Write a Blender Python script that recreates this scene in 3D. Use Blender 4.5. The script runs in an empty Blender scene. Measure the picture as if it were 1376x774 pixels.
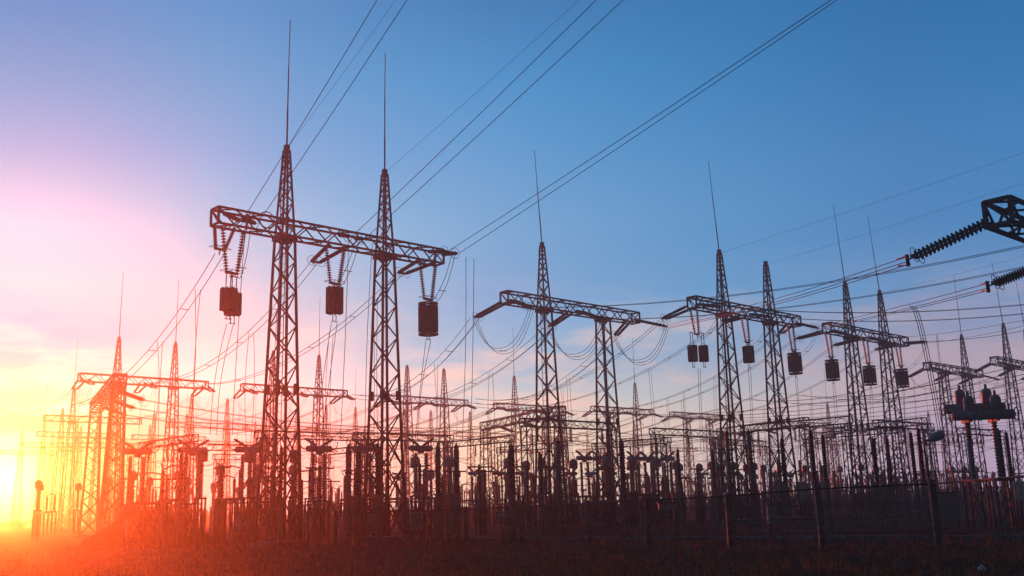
import bpy, math, random
from mathutils import Vector, Matrix
random.seed(7)
scene = bpy.context.scene
COL = scene.collection
PI = math.pi

# ------------------------------------------------------------------ camera
W, H, F = 1376, 774, 1352.0
EYE = Vector((0, 0, 1.6))
pitch = math.atan((682 - 387) / F); roll = math.radians(1.6)
fw = Vector((0, math.cos(pitch), math.sin(pitch)))
r0 = Vector((1, 0, 0)); u0 = r0.cross(fw)
rt = r0 * math.cos(roll) - u0 * math.sin(roll)
up = u0 * math.cos(roll) + r0 * math.sin(roll)
cam = bpy.data.cameras.new('camera'); camo = bpy.data.objects.new('camera', cam); COL.objects.link(camo)
cam.sensor_width = 36; cam.lens = 36 * F / W; cam.clip_end = 3000; cam.clip_start = .1
camo.matrix_world = Matrix(((rt.x, up.x, -fw.x, 0), (rt.y, up.y, -fw.y, 0), (rt.z, up.z, -fw.z, EYE.z), (0, 0, 0, 1)))
scene.camera = camo

# ------------------------------------------------------------------ sun, sky, exposure
SUN_EL, SUN_AZ = math.radians(2.1), math.radians(-26.7)
sd = Vector((math.sin(SUN_AZ) * math.cos(SUN_EL), math.cos(SUN_AZ) * math.cos(SUN_EL), math.sin(SUN_EL)))
sl = bpy.data.lights.new('sun', 'SUN'); sl.energy = 3.7; sl.angle = math.radians(.5); sl.color = (1, .085, .010)
so = bpy.data.objects.new('sun', sl); COL.objects.link(so); so.rotation_euler = sd.to_track_quat('Z', 'Y').to_euler()
CLOUD = 0.8
HAZE_DENSITY, HAZE_G = .0016, .85

def lin(c):
    return tuple((x / 255 / 12.92 if x / 255 <= .04045 else ((x / 255 + .055) / 1.055) ** 2.4) for x in c) + (1,)
wd = bpy.data.worlds.new('World'); scene.world = wd; wd.use_nodes = True
nt = wd.node_tree; nt.nodes.clear()
def N(t, **k):
    n = nt.nodes.new(t)
    for a, b in k.items(): setattr(n, a, b)
    return n
def math_n(op, a, b=None, clamp=False):
    n = N('ShaderNodeMath', operation=op, use_clamp=clamp)
    for i, v in enumerate((a, b)):
        if v is None: continue
        if isinstance(v, (int, float)): n.inputs[i].default_value = v
        else: nt.links.new(v, n.inputs[i])
    return n.outputs[0]
def mix_n(f, a, b, mode='MIX'):
    n = N('ShaderNodeMix', data_type='RGBA', blend_type=mode)
    for s, v in ((0, f), (6, a), (7, b)):
        if hasattr(v, 'is_linked'): nt.links.new(v, n.inputs[s])
        else: n.inputs[s].default_value = v
    return n.outputs[2]
tc = N('ShaderNodeTexCoord').outputs['Generated']
sx = N('ShaderNodeSeparateXYZ'); nt.links.new(tc, sx.inputs[0])
zc = sx.outputs[2]
flat = N('ShaderNodeCombineXYZ'); nt.links.new(sx.outputs[0], flat.inputs[0]); nt.links.new(sx.outputs[1], flat.inputs[1])
nrm = N('ShaderNodeVectorMath', operation='NORMALIZE'); nt.links.new(flat.outputs[0], nrm.inputs[0])
dt = N('ShaderNodeVectorMath', operation='DOT_PRODUCT'); nt.links.new(nrm.outputs[0], dt.inputs[0]); dt.inputs[1].default_value = (math.sin(SUN_AZ), math.cos(SUN_AZ), 0)
caz = dt.outputs['Value']
def ramp(stops):      # (elevation in degrees, linear colour)
    n = N('ShaderNodeValToRGB'); e = n.color_ramp.elements
    while len(e) < len(stops): e.new(.5)
    for i, (d, c) in enumerate(stops): e[i].position = max(0, math.sin(math.radians(d)) / .6); e[i].color = tuple(c) + (1,)
    nt.links.new(math_n('DIVIDE', zc, .6, True), n.inputs[0]); return n.outputs[0]
A_HALF = 9.6
near = ramp([(2.96, (0.4682, 0.002, 0.002)), (4.83, (0.4682, 0.002, 0.1652)), (6.71, (0.4768, 0.002, 0.5523)), (9.36, (0.2684, 0.1147, 0.8333)), (12.01, (0.002, 0.5909, 0.9252)), (15.05, (0.002, 0.6856, 0.9835)), (18.82, (0.002, 0.4295, 0.799)), (22.53, (0.002, 0.3431, 0.6899)), (26.14, (0.002, 0.2723, 0.6305))])
half = ramp([(5.26, (0.0497, 0.3501, 0.6383)), (6.85, (0.0686, 0.8873, 0.9966)), (9.66, (0.002, 0.6386, 0.7907)), (12.48, (0.002, 0.6303, 0.845)), (15.69, (0.002, 0.5418, 0.8447)), (19.68, (0.002, 0.3854, 0.7555)), (23.6, (0.002, 0.335, 0.6744)), (27.41, (0.002, 0.2815, 0.6245))])
mid = ramp([(4.22, (0.7882, 0.8604, 0.6373)), (5.89, (0.22, 0.72, 0.78)), (7.56, (0.03, 0.5, 0.76)), (9.67, (0.03, 0.44, 0.75)), (11.79, (0.002, 0.3603, 0.7045)), (16.02, (0.041, 0.3618, 0.6862)), (20.21, (0.0205, 0.3155, 0.6572)), (24.32, (0.002, 0.2708, 0.5981)), (28.3, (0.002, 0.1878, 0.4709))])
away = ramp([(3.68, (0.4983, 0.4234, 0.6393)), (5.61, (0.5, 0.42, 0.52)), (7.16, (0.42, 0.37, 0.5)), (8.71, (0.2, 0.31, 0.55)), (11.05, (0.07, 0.28, 0.59)), (14.17, (0.0234, 0.2207, 0.5269)), (18.03, (0.0206, 0.2048, 0.5013)), (21.83, (0.009, 0.174, 0.4495)), (25.53, (0.0042, 0.1513, 0.405))])

ang = math_n('ARCCOSINE', math_n('MINIMUM', caz, .99999))
fa = N('ShaderNodeMapRange', interpolation_type='LINEAR'); nt.links.new(ang, fa.inputs[0]); fa.inputs[1].default_value = math.radians(49); fa.inputs[2].default_value = math.radians(25.7)
fb = N('ShaderNodeMapRange', interpolation_type='LINEAR'); nt.links.new(ang, fb.inputs[0]); fb.inputs[1].default_value = math.radians(25.7); fb.inputs[2].default_value = math.radians(1.5)
fb.inputs[2].default_value = math.radians(A_HALF)
fc = N('ShaderNodeMapRange', interpolation_type='LINEAR'); nt.links.new(ang, fc.inputs[0]); fc.inputs[1].default_value = math.radians(A_HALF); fc.inputs[2].default_value = math.radians(1.0)
sky = mix_n(fc.outputs[0], mix_n(fb.outputs[0], mix_n(fa.outputs[0], away, mid), half), near)
# thin evening clouds low over the horizon
den = math_n('ADD', zc, .09)
cv = N('ShaderNodeCombineXYZ'); nt.links.new(math_n('DIVIDE', sx.outputs[0], den), cv.inputs[0]); nt.links.new(math_n('DIVIDE', sx.outputs[1], den), cv.inputs[1])
nz = N('ShaderNodeTexNoise'); nt.links.new(cv.outputs[0], nz.inputs['Vector']); nz.inputs['Scale'].default_value = 1.5; nz.inputs['Detail'].default_value = 7; nz.inputs['Roughness'].default_value = .62
cm = N('ShaderNodeMapRange', interpolation_type='SMOOTHSTEP'); nt.links.new(nz.outputs[0], cm.inputs[0]); cm.inputs[1].default_value = .44; cm.inputs[2].default_value = .66
b1 = N('ShaderNodeMapRange', interpolation_type='SMOOTHSTEP'); nt.links.new(zc, b1.inputs[0]); b1.inputs[1].default_value = .05; b1.inputs[2].default_value = .10
b2 = N('ShaderNodeMapRange', interpolation_type='SMOOTHSTEP'); nt.links.new(zc, b2.inputs[0]); b2.inputs[1].default_value = .24; b2.inputs[2].default_value = .12
cf = math_n('MULTIPLY', math_n('MULTIPLY', cm.outputs[0], b1.outputs[0]), math_n('MULTIPLY', b2.outputs[0], CLOUD))
ccol0 = mix_n(fa.outputs[0], lin((186, 168, 186)), lin((240, 220, 205)))
ccol = mix_n(fb.outputs[0], ccol0, (.3, .8, .92, 1))
sky = mix_n(cf, sky, ccol)
# sky away from the sunset and overhead dimmed past nature to cut fill light
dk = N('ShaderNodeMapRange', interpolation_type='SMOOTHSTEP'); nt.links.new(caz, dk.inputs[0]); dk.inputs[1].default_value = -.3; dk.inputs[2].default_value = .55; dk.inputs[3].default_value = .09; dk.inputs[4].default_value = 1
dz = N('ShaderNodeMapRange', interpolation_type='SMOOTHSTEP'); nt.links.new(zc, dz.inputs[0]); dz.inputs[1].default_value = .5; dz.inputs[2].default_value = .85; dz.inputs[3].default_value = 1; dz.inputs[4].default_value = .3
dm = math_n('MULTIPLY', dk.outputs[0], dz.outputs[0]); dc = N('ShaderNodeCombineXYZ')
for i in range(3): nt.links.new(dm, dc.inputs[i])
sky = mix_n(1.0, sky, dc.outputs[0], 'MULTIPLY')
# bright aureole close round the sun
sdt = N('ShaderNodeVectorMath', operation='DOT_PRODUCT'); nt.links.new(tc, sdt.inputs[0]); sdt.inputs[1].default_value = sd
glow = math_n('POWER', math_n('MAXIMUM', sdt.outputs['Value'], 0), 2200)
gc = N('ShaderNodeCombineXYZ')
for i, v in enumerate((2.4, 1.9, 1.3)): nt.links.new(math_n('MULTIPLY', glow, v), gc.inputs[i])
sky = mix_n(1.0, sky, gc.outputs[0], 'ADD')
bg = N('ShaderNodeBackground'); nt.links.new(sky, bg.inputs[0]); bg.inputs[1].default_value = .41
ns = N('ShaderNodeTexSky', sky_type='NISHITA', sun_disc=False, sun_elevation=SUN_EL, sun_rotation=SUN_AZ)
bg2 = N('ShaderNodeBackground'); nt.links.new(ns.outputs[0], bg2.inputs[0]); bg2.inputs[1].default_value = .012
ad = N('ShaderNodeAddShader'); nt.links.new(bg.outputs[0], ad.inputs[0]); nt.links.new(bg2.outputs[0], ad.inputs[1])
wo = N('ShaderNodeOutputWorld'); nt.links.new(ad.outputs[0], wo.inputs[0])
vs = scene.view_settings; vs.view_transform = 'Standard'; vs.look = 'None'; vs.gamma = 1; vs.use_curve_mapping = False; vs.exposure = 1.2
scene.cycles.max_bounces = 4; scene.cycles.volume_bounces = 0; scene.cycles.diffuse_bounces = 2; scene.cycles.glossy_bounces = 2
scene.cycles.use_denoising = True

# ------------------------------------------------------------------ photo geometry -> real positions
def ray(x, y): return rt * ((x - 688) / F) - up * ((y - 387) / F) + fw
def at(x, y, z):
    d = ray(x, y); return EYE + d * ((z - EYE.z) / d.z)
def proj(p):
    v = p - EYE; z = v.dot(fw); return 688 + F * v.dot(rt) / z, 387 - F * v.dot(up) / z
def gpt(x, dist):                # ground point on the bearing of a column seen at x near the horizon, at a distance
    d = ray(x, 660); return Vector((d.x, d.y, 0)) / d.y * dist
def azv(a): return Vector((math.sin(math.radians(a)), math.cos(math.radians(a)), 0))
def hit(A, az, x, y):            # where the sight line meets the vertical plane through A along az
    n = azv(az + 90); d = ray(x, y); return EYE + d * ((A - EYE).dot(n) / d.dot(n))

# ------------------------------------------------------------------ materials
def mat(name, c1, c2, rough=.6, metal=0., scale=4., bump=0., spec=.5):
    m = bpy.data.materials.new(name); m.use_nodes = True; t = m.node_tree; p = t.nodes['Principled BSDF']
    tx = t.nodes.new('ShaderNodeTexCoord'); n = t.nodes.new('ShaderNodeTexNoise'); n.inputs['Scale'].default_value = scale; n.inputs['Detail'].default_value = 6
    t.links.new(tx.outputs['Object'], n.inputs['Vector'])
    r = t.nodes.new('ShaderNodeValToRGB'); r.color_ramp.elements[0].position = .35; r.color_ramp.elements[1].position = .68
    r.color_ramp.elements[0].color = c1 + (1,); r.color_ramp.elements[1].color = c2 + (1,)
    t.links.new(n.outputs[0], r.inputs[0]); t.links.new(r.outputs[0], p.inputs['Base Color'])
    p.inputs['Roughness'].default_value = rough; p.inputs['Metallic'].default_value = metal; p.inputs['Specular IOR Level'].default_value = spec
    if bump:
        b = t.nodes.new('ShaderNodeBump'); b.inputs['Strength'].default_value = bump; t.links.new(n.outputs[0], b.inputs['Height']); t.links.new(b.outputs[0], p.inputs['Normal'])
    return m
STEEL = mat('weathered_steel', (.03, .026, .025), (.085, .052, .04), .65, .1, 3)
PLATE = mat('rusty_plate', (.05, .035, .03), (.11, .06, .04), .7, .1, 5)
WIRE = mat('aluminium_wire', (.03, .03, .031), (.06, .06, .062), .75, .1, 2)
BROWN = mat('brown_porcelain', (.05, .026, .02), (.09, .045, .03), .75, 0, 6)
GREYP = mat('grey_porcelain', (.12, .13, .14), (.22, .23, .25), .5, 0, 5)
GLASS = mat('green_glass_discs', (.02, .04, .04), (.04, .065, .06), .4, 0, 5)
TANK = mat('grey_tank_paint', (.15, .17, .19), (.26, .28, .31), .55, 0, 3)
TRAP = mat('trap_winding', (.10, .05, .035), (.17, .08, .05), .6, 0, 7)
CONC = mat('concrete', (.10, .095, .085), (.22, .205, .185), .9, 0, 5, .3)
CABP = mat('cabinet_paint', (.2, .215, .23), (.3, .32, .34), .5, 0, 4)
WHITE = mat('white_plastic', (.6, .6, .62), (.75, .75, .75), .5, 0, 9)
SIGNY = mat('sign_yellow', (.5, .36, .04), (.62, .45, .06), .5, 0, 9)
BARK = mat('dark_foliage', (.03, .032, .018), (.07, .06, .03), .9, 0, 1.5)

# ------------------------------------------------------------------ mesh builder
class MB:
    def __init__(s): s.v = []; s.f = []
    def bar(s, p, q, w, w2=None):
        p = Vector(p); q = Vector(q); d = (q - p).normalized()
        a = d.cross(Vector((0, 0, 1)) if abs(d.z) < .95 else Vector((1, 0, 0))).normalized(); b = d.cross(a)
        if w2 is None: w2 = w
        k = len(s.v)
        for c in (p, q):
            for (i, j) in ((1, 1), (-1, 1), (-1, -1), (1, -1)): s.v.append(c + a * (i * w / 2) + b * (j * w2 / 2))
        for i in range(4): s.f.append((k + i, k + (i + 1) % 4, k + 4 + (i + 1) % 4, k + 4 + i))
        s.f.append((k + 3, k + 2, k + 1, k)); s.f.append((k + 4, k + 5, k + 6, k + 7))
        return s
    def box(s, lo, hi):
        k = len(s.v)
        for z in (lo[2], hi[2]):
            for (x, y) in ((lo[0], lo[1]), (hi[0], lo[1]), (hi[0], hi[1]), (lo[0], hi[1])): s.v.append(Vector((x, y, z)))
        for i in range(4): s.f.append((k + i, k + (i + 1) % 4, k + 4 + (i + 1) % 4, k + 4 + i))
        s.f.append((k + 3, k + 2, k + 1, k)); s.f.append((k + 4, k + 5, k + 6, k + 7)); return s
    def lathe(s, prof, p=(0, 0, 0), axis=(0, 0, 1), n=12):     # profile of (distance along the axis, radius)
        p = Vector(p); d = Vector(axis).normalized()
        a = d.cross(Vector((0, 0, 1)) if abs(d.z) < .95 else Vector((1, 0, 0))).normalized(); b = d.cross(a)
        k = len(s.v)
        for (t, r) in prof:
            for i in range(n):
                g = 2 * PI * i / n; s.v.append(p + d * t + a * (r * math.cos(g)) + b * (r * math.sin(g)))
        for j in range(len(prof) - 1):
            for i in range(n):
                i2 = (i + 1) % n; s.f.append((k + j * n + i, k + j * n + i2, k + (j + 1) * n + i2, k + (j + 1) * n + i))
        s.f.append(tuple(k + i for i in range(n))[::-1]); s.f.append(tuple(k + (len(prof) - 1) * n + i for i in range(n))); return s
    def tube(s, pts, r, n=5):
        pts = [Vector(p) for p in pts]; k = len(s.v); m = len(pts)
        for j, p in enumerate(pts):
            d = (pts[min(j + 1, m - 1)] - pts[max(j - 1, 0)]).normalized()
            a = d.cross(Vector((0, 0, 1)) if abs(d.z) < .97 else Vector((1, 0, 0))).normalized(); b = d.cross(a)
            for i in range(n):
                g = 2 * PI * i / n; s.v.append(p + a * (r * math.cos(g)) + b * (r * math.sin(g)))
        for j in range(m - 1):
            for i in range(n):
                i2 = (i + 1) % n; s.f.append((k + j * n + i, k + j * n + i2, k + (j + 1) * n + i2, k + (j + 1) * n + i))
        s.f.append(tuple(k + i for i in range(n))[::-1]); s.f.append(tuple(k + (m - 1) * n + i for i in range(n))); return s
    def ring(s, c, axis, R, r, n=18, arc=2 * PI, start=0):
        c = Vector(c); d = Vector(axis).normalized(); a = d.cross(Vector((0, 0, 1)) if abs(d.z) < .95 else Vector((1, 0, 0))).normalized(); b = d.cross(a)
        return s.tube([c + a * (R * math.cos(start + arc * i / n)) + b * (R * math.sin(start + arc * i / n)) for i in range(n + 1)], r, 5)
    def mesh(s, name, m, smooth=False):
        me = bpy.data.meshes.new(name); me.from_pydata([tuple(v) for v in s.v], [], s.f); me.materials.append(m)
        if smooth: me.polygons.foreach_set('use_smooth', [True] * len(me.polygons))
        me.update(); return me
def put(name, me, parent=None, loc=(0, 0, 0), rot=None, scale=None):
    o = bpy.data.objects.new(name, me); COL.objects.link(o); o.location = loc
    if rot is not None: o.rotation_euler = rot
    if scale is not None: o.scale = scale
    if parent: o.parent = parent
    return o
def tag(o, label, cat, group=None, kind=None):
    if label: o['label'] = label
    if cat: o['category'] = cat
    if group: o['group'] = group
    if kind: o['kind'] = kind
    return o
def thing(name, loc, az, label, cat, group=None):     # Empty at the thing's base; local X runs along az
    o = bpy.data.objects.new(name, None); COL.objects.link(o); o.empty_display_size = .3
    o.location = loc; o.rotation_euler = (0, 0, math.radians(90 - az)); return tag(o, label, cat, group)
def struct(name, me, loc=(0, 0, 0)):
    o = put(name, me, None, loc); o['kind'] = 'structure'; return o

# ------------------------------------------------------------------ setting: ground, mound, haze
mb = MB(); xs = [-420 + 20 * i for i in range(43)]; ys = [-60 + 10 * i for i in range(35)]
for y in ys:
    for x in xs: mb.v.append(Vector((x, y, 0)))
for j in range(len(ys) - 1):
    for i in range(len(xs) - 1):
        k = j * len(xs) + i; mb.f.append((k, k + 1, k + len(xs) + 1, k + len(xs)))
GROUND = mat('dry_earth', (.05, .018, .011), (.12, .045, .026), 1.0, 0, .35, .8, .04)
t = GROUND.node_tree; n2 = t.nodes.new('ShaderNodeTexNoise'); n2.inputs['Scale'].default_value = 3.2; n2.inputs['Detail'].default_value = 8
t.links.new([n for n in t.nodes if n.type == 'TEX_COORD'][0].outputs['Object'], n2.inputs['Vector'])
mx = t.nodes.new('ShaderNodeMix'); mx.data_type = 'RGBA'; mx.blend_type = 'OVERLAY'; mx.inputs[0].default_value = .8
pr = t.nodes['Principled BSDF']; lk = pr.inputs['Base Color'].links[0].from_socket
t.links.new(lk, mx.inputs[6]); t.links.new(n2.outputs[0], mx.inputs[7]); t.links.new(mx.outputs[2], pr.inputs['Base Color'])
struct('ground', mb.mesh('ground', GROUND))

def mound(name, c, rx, ry, h, az):
    rm = random.Random(5); m = MB(); n, k = 44, 14; e1 = azv(az); e2 = azv(az + 90)
    for j in range(k + 1):
        f = j / k
        for i in range(n):
            g = 2 * PI * i / n; w = 1 + .12 * math.sin(3 * g + 1) + .06 * math.sin(7 * g)
            zz = h * math.cos(f * PI / 2) ** 1.2 * (1 + .1 * math.sin(5 * g + 4 * f) + .07 * math.sin(11 * g + 9 * f)) + (.22 * h * (rm.random() - .5) if 0 < j < k else 0) - .03
            m.v.append(e1 * (rx * f * w * math.cos(g)) + e2 * (ry * f * w * math.sin(g)) + Vector((0, 0, zz)))
    for j in range(k):
        for i in range(n):
            m.f.append((j * n + i, (j + 1) * n + i, (j + 1) * n + (i + 1) % n, j * n + (i + 1) % n))
    return struct(name, m.mesh(name, GROUND, True), c)
mound('earth_mound', gpt(198, 58), 4.2, 2.6, 1.7, 80)

hz = MB().box((-425, -62, -1), (425, 284, 30)).mesh('haze', bpy.data.materials.new('haze_air'))
hm = hz.materials[0]; hm.use_nodes = True; t = hm.node_tree; t.nodes.clear()
pv = t.nodes.new('ShaderNodeVolumePrincipled'); pv.inputs['Color'].default_value = (.96, .95, .94, 1); pv.inputs['Density'].default_value = HAZE_DENSITY; pv.inputs['Anisotropy'].default_value = HAZE_G
om = t.nodes.new('ShaderNodeOutputMaterial'); t.links.new(pv.outputs[0], om.inputs['Volume'])
tag(put('haze', hz), None, None, kind='stuff')

# far band of bushes and low trees along the horizon
mb = MB(); rr = random.Random(3)
for i in range(2600):
    x = rr.uniform(-300, 330); y = 262 + rr.uniform(-6, 10) + .01 * x; hgt = 2.2 + 1.3 * math.sin(x * .05) + .8 * math.sin(x * .17 + 1); c = Vector((x, y, rr.uniform(0, max(.8, hgt))))
    a = Vector((rr.gauss(0, 1), rr.gauss(0, 1), rr.gauss(0, 1))).normalized() * rr.uniform(.5, 1.1); b = a.cross(Vector((rr.gauss(0, 1), rr.gauss(0, 1), rr.gauss(0, 1)))).normalized() * rr.uniform(.4, .9)
    k = len(mb.v); mb.v += [c - a - b, c + a - b, c + a + b, c - a + b]; mb.f.append((k, k + 1, k + 2, k + 3))
tag(put('far_bushes', mb.mesh('far_bushes', BARK)), 'dark band of far bushes along the horizon behind the switchyard', 'bushes', kind='stuff')
# dry grass and weeds on the open ground in front
GRASS = mat('dry_grass', (.14, .075, .04), (.3, .17, .08), .7, 0, 2)
tg = GRASS.node_tree; tl_ = tg.nodes.new('ShaderNodeBsdfTranslucent'); tm = tg.nodes.new('ShaderNodeMixShader'); tm.inputs[0].default_value = .5; gp = tg.nodes['Principled BSDF']
tg.links.new(gp.inputs['Base Color'].links[0].from_socket, tl_.inputs[0]); tg.links.new(gp.outputs[0], tm.inputs[1]); tg.links.new(tl_.outputs[0], tm.inputs[2]); tg.links.new(tm.outputs[0], [n for n in tg.nodes if n.type == 'OUTPUT_MATERIAL'][0].inputs[0])
mb = MB()
def tuft(m, c, n, h):
    for _ in range(n):
        a = rr.uniform(0, 2 * PI); d = Vector((math.cos(a), math.sin(a), 0)); s = Vector((-d.y, d.x, 0)) * .012
        b = c + d * rr.uniform(0, .09); l = h * rr.uniform(.5, 1.2); tip = b + d * (l * rr.uniform(.1, .6)) + Vector((0, 0, l))
        k = len(m.v); m.v += [b - s, b + s, tip]; m.f.append((k, k + 1, k + 2))
for i in range(9000):
    y = 20 + 36 * rr.random() ** 1.5; x = rr.uniform(-.62, .6) * y
    tuft(mb, Vector((x, y, 0)), 5, rr.choice((.05, .07, .1, .16, .3)) * (1.8 if math.sin(x * .7) * math.sin(y * .9 + x * .3) > .55 else 1))
for c_, R_, H_ in ((gpt(198, 58), 3.6, 1.55),):
    for i in range(420):
        a = rr.uniform(0, 2 * PI); f = math.sqrt(rr.random()); tuft(mb, c_ + Vector((math.cos(a) * R_ * f, math.sin(a) * R_ * f * .7, H_ * math.cos(f * PI / 2) ** 1.2 - .05)), 5, .25)
tag(put('dry_grass', mb.mesh('dry_grass', GRASS)), 'sparse dry grass and weeds on the bare earth in front', 'grass', kind='stuff')

# ------------------------------------------------------------------ lattice gantries
def lattice(m, z0, z1, w0, w1, leg, br, k=1.0, cross=False, hor=False):
    cs = ((1, 1), (-1, 1), (-1, -1), (1, -1)); wz = lambda z: w0 + (w1 - w0) * (z - z0) / (z1 - z0)
    P = lambda c, z: Vector((c[0] * wz(z) / 2, c[1] * wz(z) / 2, z))
    for c in cs: m.bar(P(c, z0), P(c, z1), leg)
    z = z0; i = 0
    while z < z1 - .05:
        zn = min(z1, z + max(.22, wz(z) * k))
        if z1 - zn < .15: zn = z1
        for j in range(4):
            a, b = cs[j], cs[(j + 1) % 4]
            if cross or (i + j) % 2 == 0: m.bar(P(a, z), P(b, zn), br)
            if cross or (i + j) % 2 == 1: m.bar(P(b, z), P(a, zn), br)
            if hor: m.bar(P(a, zn), P(b, zn), br)
        z = zn; i += 1
def beam_mesh(name, L0, L1, w, h, leg=.1, br=.056, dz=0):
    m = MB(); 
    for y in (-w / 2, w / 2):
        for z in (-h / 2, h / 2): m.bar((L0, y, z), (L1, y, z), leg)
    n = int(round((L1 - L0) / .86)); st = (L1 - L0) / n
    for i in range(n):
        a, b = L0 + i * st, L0 + (i + 1) * st; f = 1 if i % 2 else -1
        for y in (-w / 2, w / 2): m.bar((a, y, -f * h / 2), (b, y, f * h / 2), br)
        for z in (-h / 2, h / 2): m.bar((a, -f * w / 2, z), (b, f * w / 2, z), br)
    for x in (L0, L1):
        for s in (-1, 1): m.bar((x, s * w / 2, -h / 2), (x, s * w / 2, h / 2), leg); m.bar((x, -w / 2, s * h / 2), (x, w / 2, s * h / 2), leg)
        m.bar((x, -w / 2, -h / 2), (x, w / 2, h / 2), br)
    return m.mesh(name, STEEL)
HB = 16.0
SP, OV = 6.3, 3.9
m = MB(); lattice(m, .3, 5.6, 1.62, 1.26, .115, .058, 1.15, True); lattice(m, 5.6, 15.55, 1.26, .74, .108, .053, .92); ME_COL = m.mesh('column', STEEL)
m = MB(); lattice(m, 15.55, 20.3, .72, .24, .085, .05, .95); m.bar((0, 0, 20.2), (0, 0, 20.6), .24); ME_SPIRE = m.mesh('spire', STEEL)
ME_ROD = MB().tube([(0, 0, 0), (0, 0, 2.2)], .045, 6).tube([(0, 0, 2.15), (0, 0, 4.6)], .034, 6).tube([(0, 0, 4.55), (.03, 0, 7.4)], .024, 6).mesh('lightning_rod', STEEL)
ME_GUS = MB().bar((0, 0, -.25), (0, 0, .25), .2).mesh('gusset_plate', PLATE)
ME_HEAD = MB().box((-.48, -.48, 15.35), (.48, .48, 15.62)).mesh('head_plate', PLATE)
m = MB()
for s in (-.17, .17): m.bar((s, .32, .4), (s, .18, 20), .03)
for i in range(48): m.bar((-.17, .318 - .0029 * i, 1 + .4 * i), (.17, .318 - .0029 * i, 1 + .4 * i), .022)
ME_LAD = m.mesh('ladder', STEEL)
ME_FOOT = MB().box((-1.05, -1.05, -.05), (1.05, 1.05, .3)).mesh('footing', CONC)
ME_BEAM = beam_mesh('beam', -SP / 2 - OV, SP / 2 + OV, .8, .82)
class Gantry: pass
def wrap(G, O, az, h):
    G.O, G.az, G.u, G.v, G.H = O, az, azv(az), azv(az - 90), h
    G.pt = lambda t, z, s=0: O + G.u * t + G.v * s + Vector((0, 0, z))
    def tpx(px, z):
        lo, hi = -11, 11
        for _ in range(50):
            c = (lo + hi) / 2
            if proj(G.pt(c, z))[0] < px: lo = c
            else: hi = c
        return lo
    G.t = tpx; return G
def gantry(px, py, ph, sp, rods, label, first=True, ladder=True, az=47, lean=.0):
    """px, py: where the first column crosses the beam in the photo; spires and rods: which columns carry them."""
    C = at(px, py, HB); O = Vector((C.x, C.y, 0)) + azv(az) * (SP / 2) * (1 if first else -1)
    o = thing('lattice_gantry', O, az, label, 'gantry', 'tall lattice gantries of the switchyard')
    for i, s in enumerate((-1, 1)):
        x = s * SP / 2; c = put('column', ME_COL, o, (x, 0, 0)); put('footing', ME_FOOT, c); put('head_plate', ME_HEAD, c)
        if ladder:
            for a in (-1, 1):
                for b in (-1, 1): put('gusset_plate', ME_GUS, c, (a * .52, b * .52, 7.7))
        if ladder and s < 0: put('ladder', ME_LAD, c)
        if sp[i]:
            q = put('spire', ME_SPIRE, o, (x, 0, 0))
            if rods[i]:
                rd = put('lightning_rod', ME_ROD, q, (0, 0, 20.4)); lw = Matrix.Rotation(-o.rotation_euler.z, 3, 'Z') @ Vector((-lean, .01, 1))
                rd.rotation_euler = Vector((0, 0, 1)).rotation_difference(lw).to_euler()
    put('beam', ME_BEAM, o, (0, 0, HB)); G = wrap(Gantry(), O, az, HB); G.name = ph; return G
LBL = 'tall lattice gantry '
P1 = gantry(383, 308, 'the nearest gantry', (1, 1), (1, 1), 'nearest tall lattice gantry, two spires with long rods, line traps under its beam')
P2 = gantry(731, 408, 'the gantry with hanging jumper loops', (1, 0), (1, 0), 'lattice gantry in the middle with deep wire loops below, spire on one column only', lean=.045)
P3 = gantry(972, 414, 'the gantry with one rodless spire', (1, 1), (1, 0), 'lattice gantry with one rod spire and one flat cut spire, small traps below', lean=.045)
P4 = gantry(1142, 446, 'the gantry with two slanting rods on the right', (1, 1), (1, 1), 'lattice gantry on the right with two rods and three square dark traps in a row', lean=.045)
P5 = gantry(1298, 500, 'the gantry behind the twin tanks', (0, 1), (0, 1), 'lattice gantry rising behind the large twin tank breaker, one rod only', first=False)
P6 = gantry(1355, 488, 'the gantry at the right edge', (1, 1), (1, 1), 'lattice gantry cut off by the right edge of the picture', lean=.045)
LG = gantry(157, 510, 'the orange left gantry', (1, 1), (1, 1), 'orange lit lattice gantry on the left with two rods, sunlit haze behind it')
BG = [gantry(428, 527, 'the gantry behind the nearest column', (1, 1), (0, 1), 'middle distance gantry whose one column shows through the nearest tower legs', first=False),
      gantry(597, 540, 'the gantry with two blunt spires', (1, 1), (0, 0), 'middle distance gantry with two blunt spires and no rods, beside the nearest gantry', first=False),
      gantry(692, 547, 'the gantry above the red portal', (1, 0), (1, 0), 'middle distance gantry standing over the slanted bus portal, slim rod on one spire'),
      gantry(855, 553, 'the gantry behind the loop gantry', (0, 1), (0, 1), 'middle distance gantry partly hidden by the second column of the loop gantry', first=False),
      gantry(922, 558, 'the flat topped gantry', (0, 0), (0, 0), 'middle distance gantry with two flat topped columns and no spires'),
      gantry(1092, 571, 'the gantry under the square traps', (0, 1), (0, 1), 'middle distance gantry below the square traps, one slim spire'),
      gantry(1250, 580, 'the gantry behind the tilted lamp', (1, 0), (1, 0), 'middle distance gantry behind the tilted street lamp')]
far = []
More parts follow.
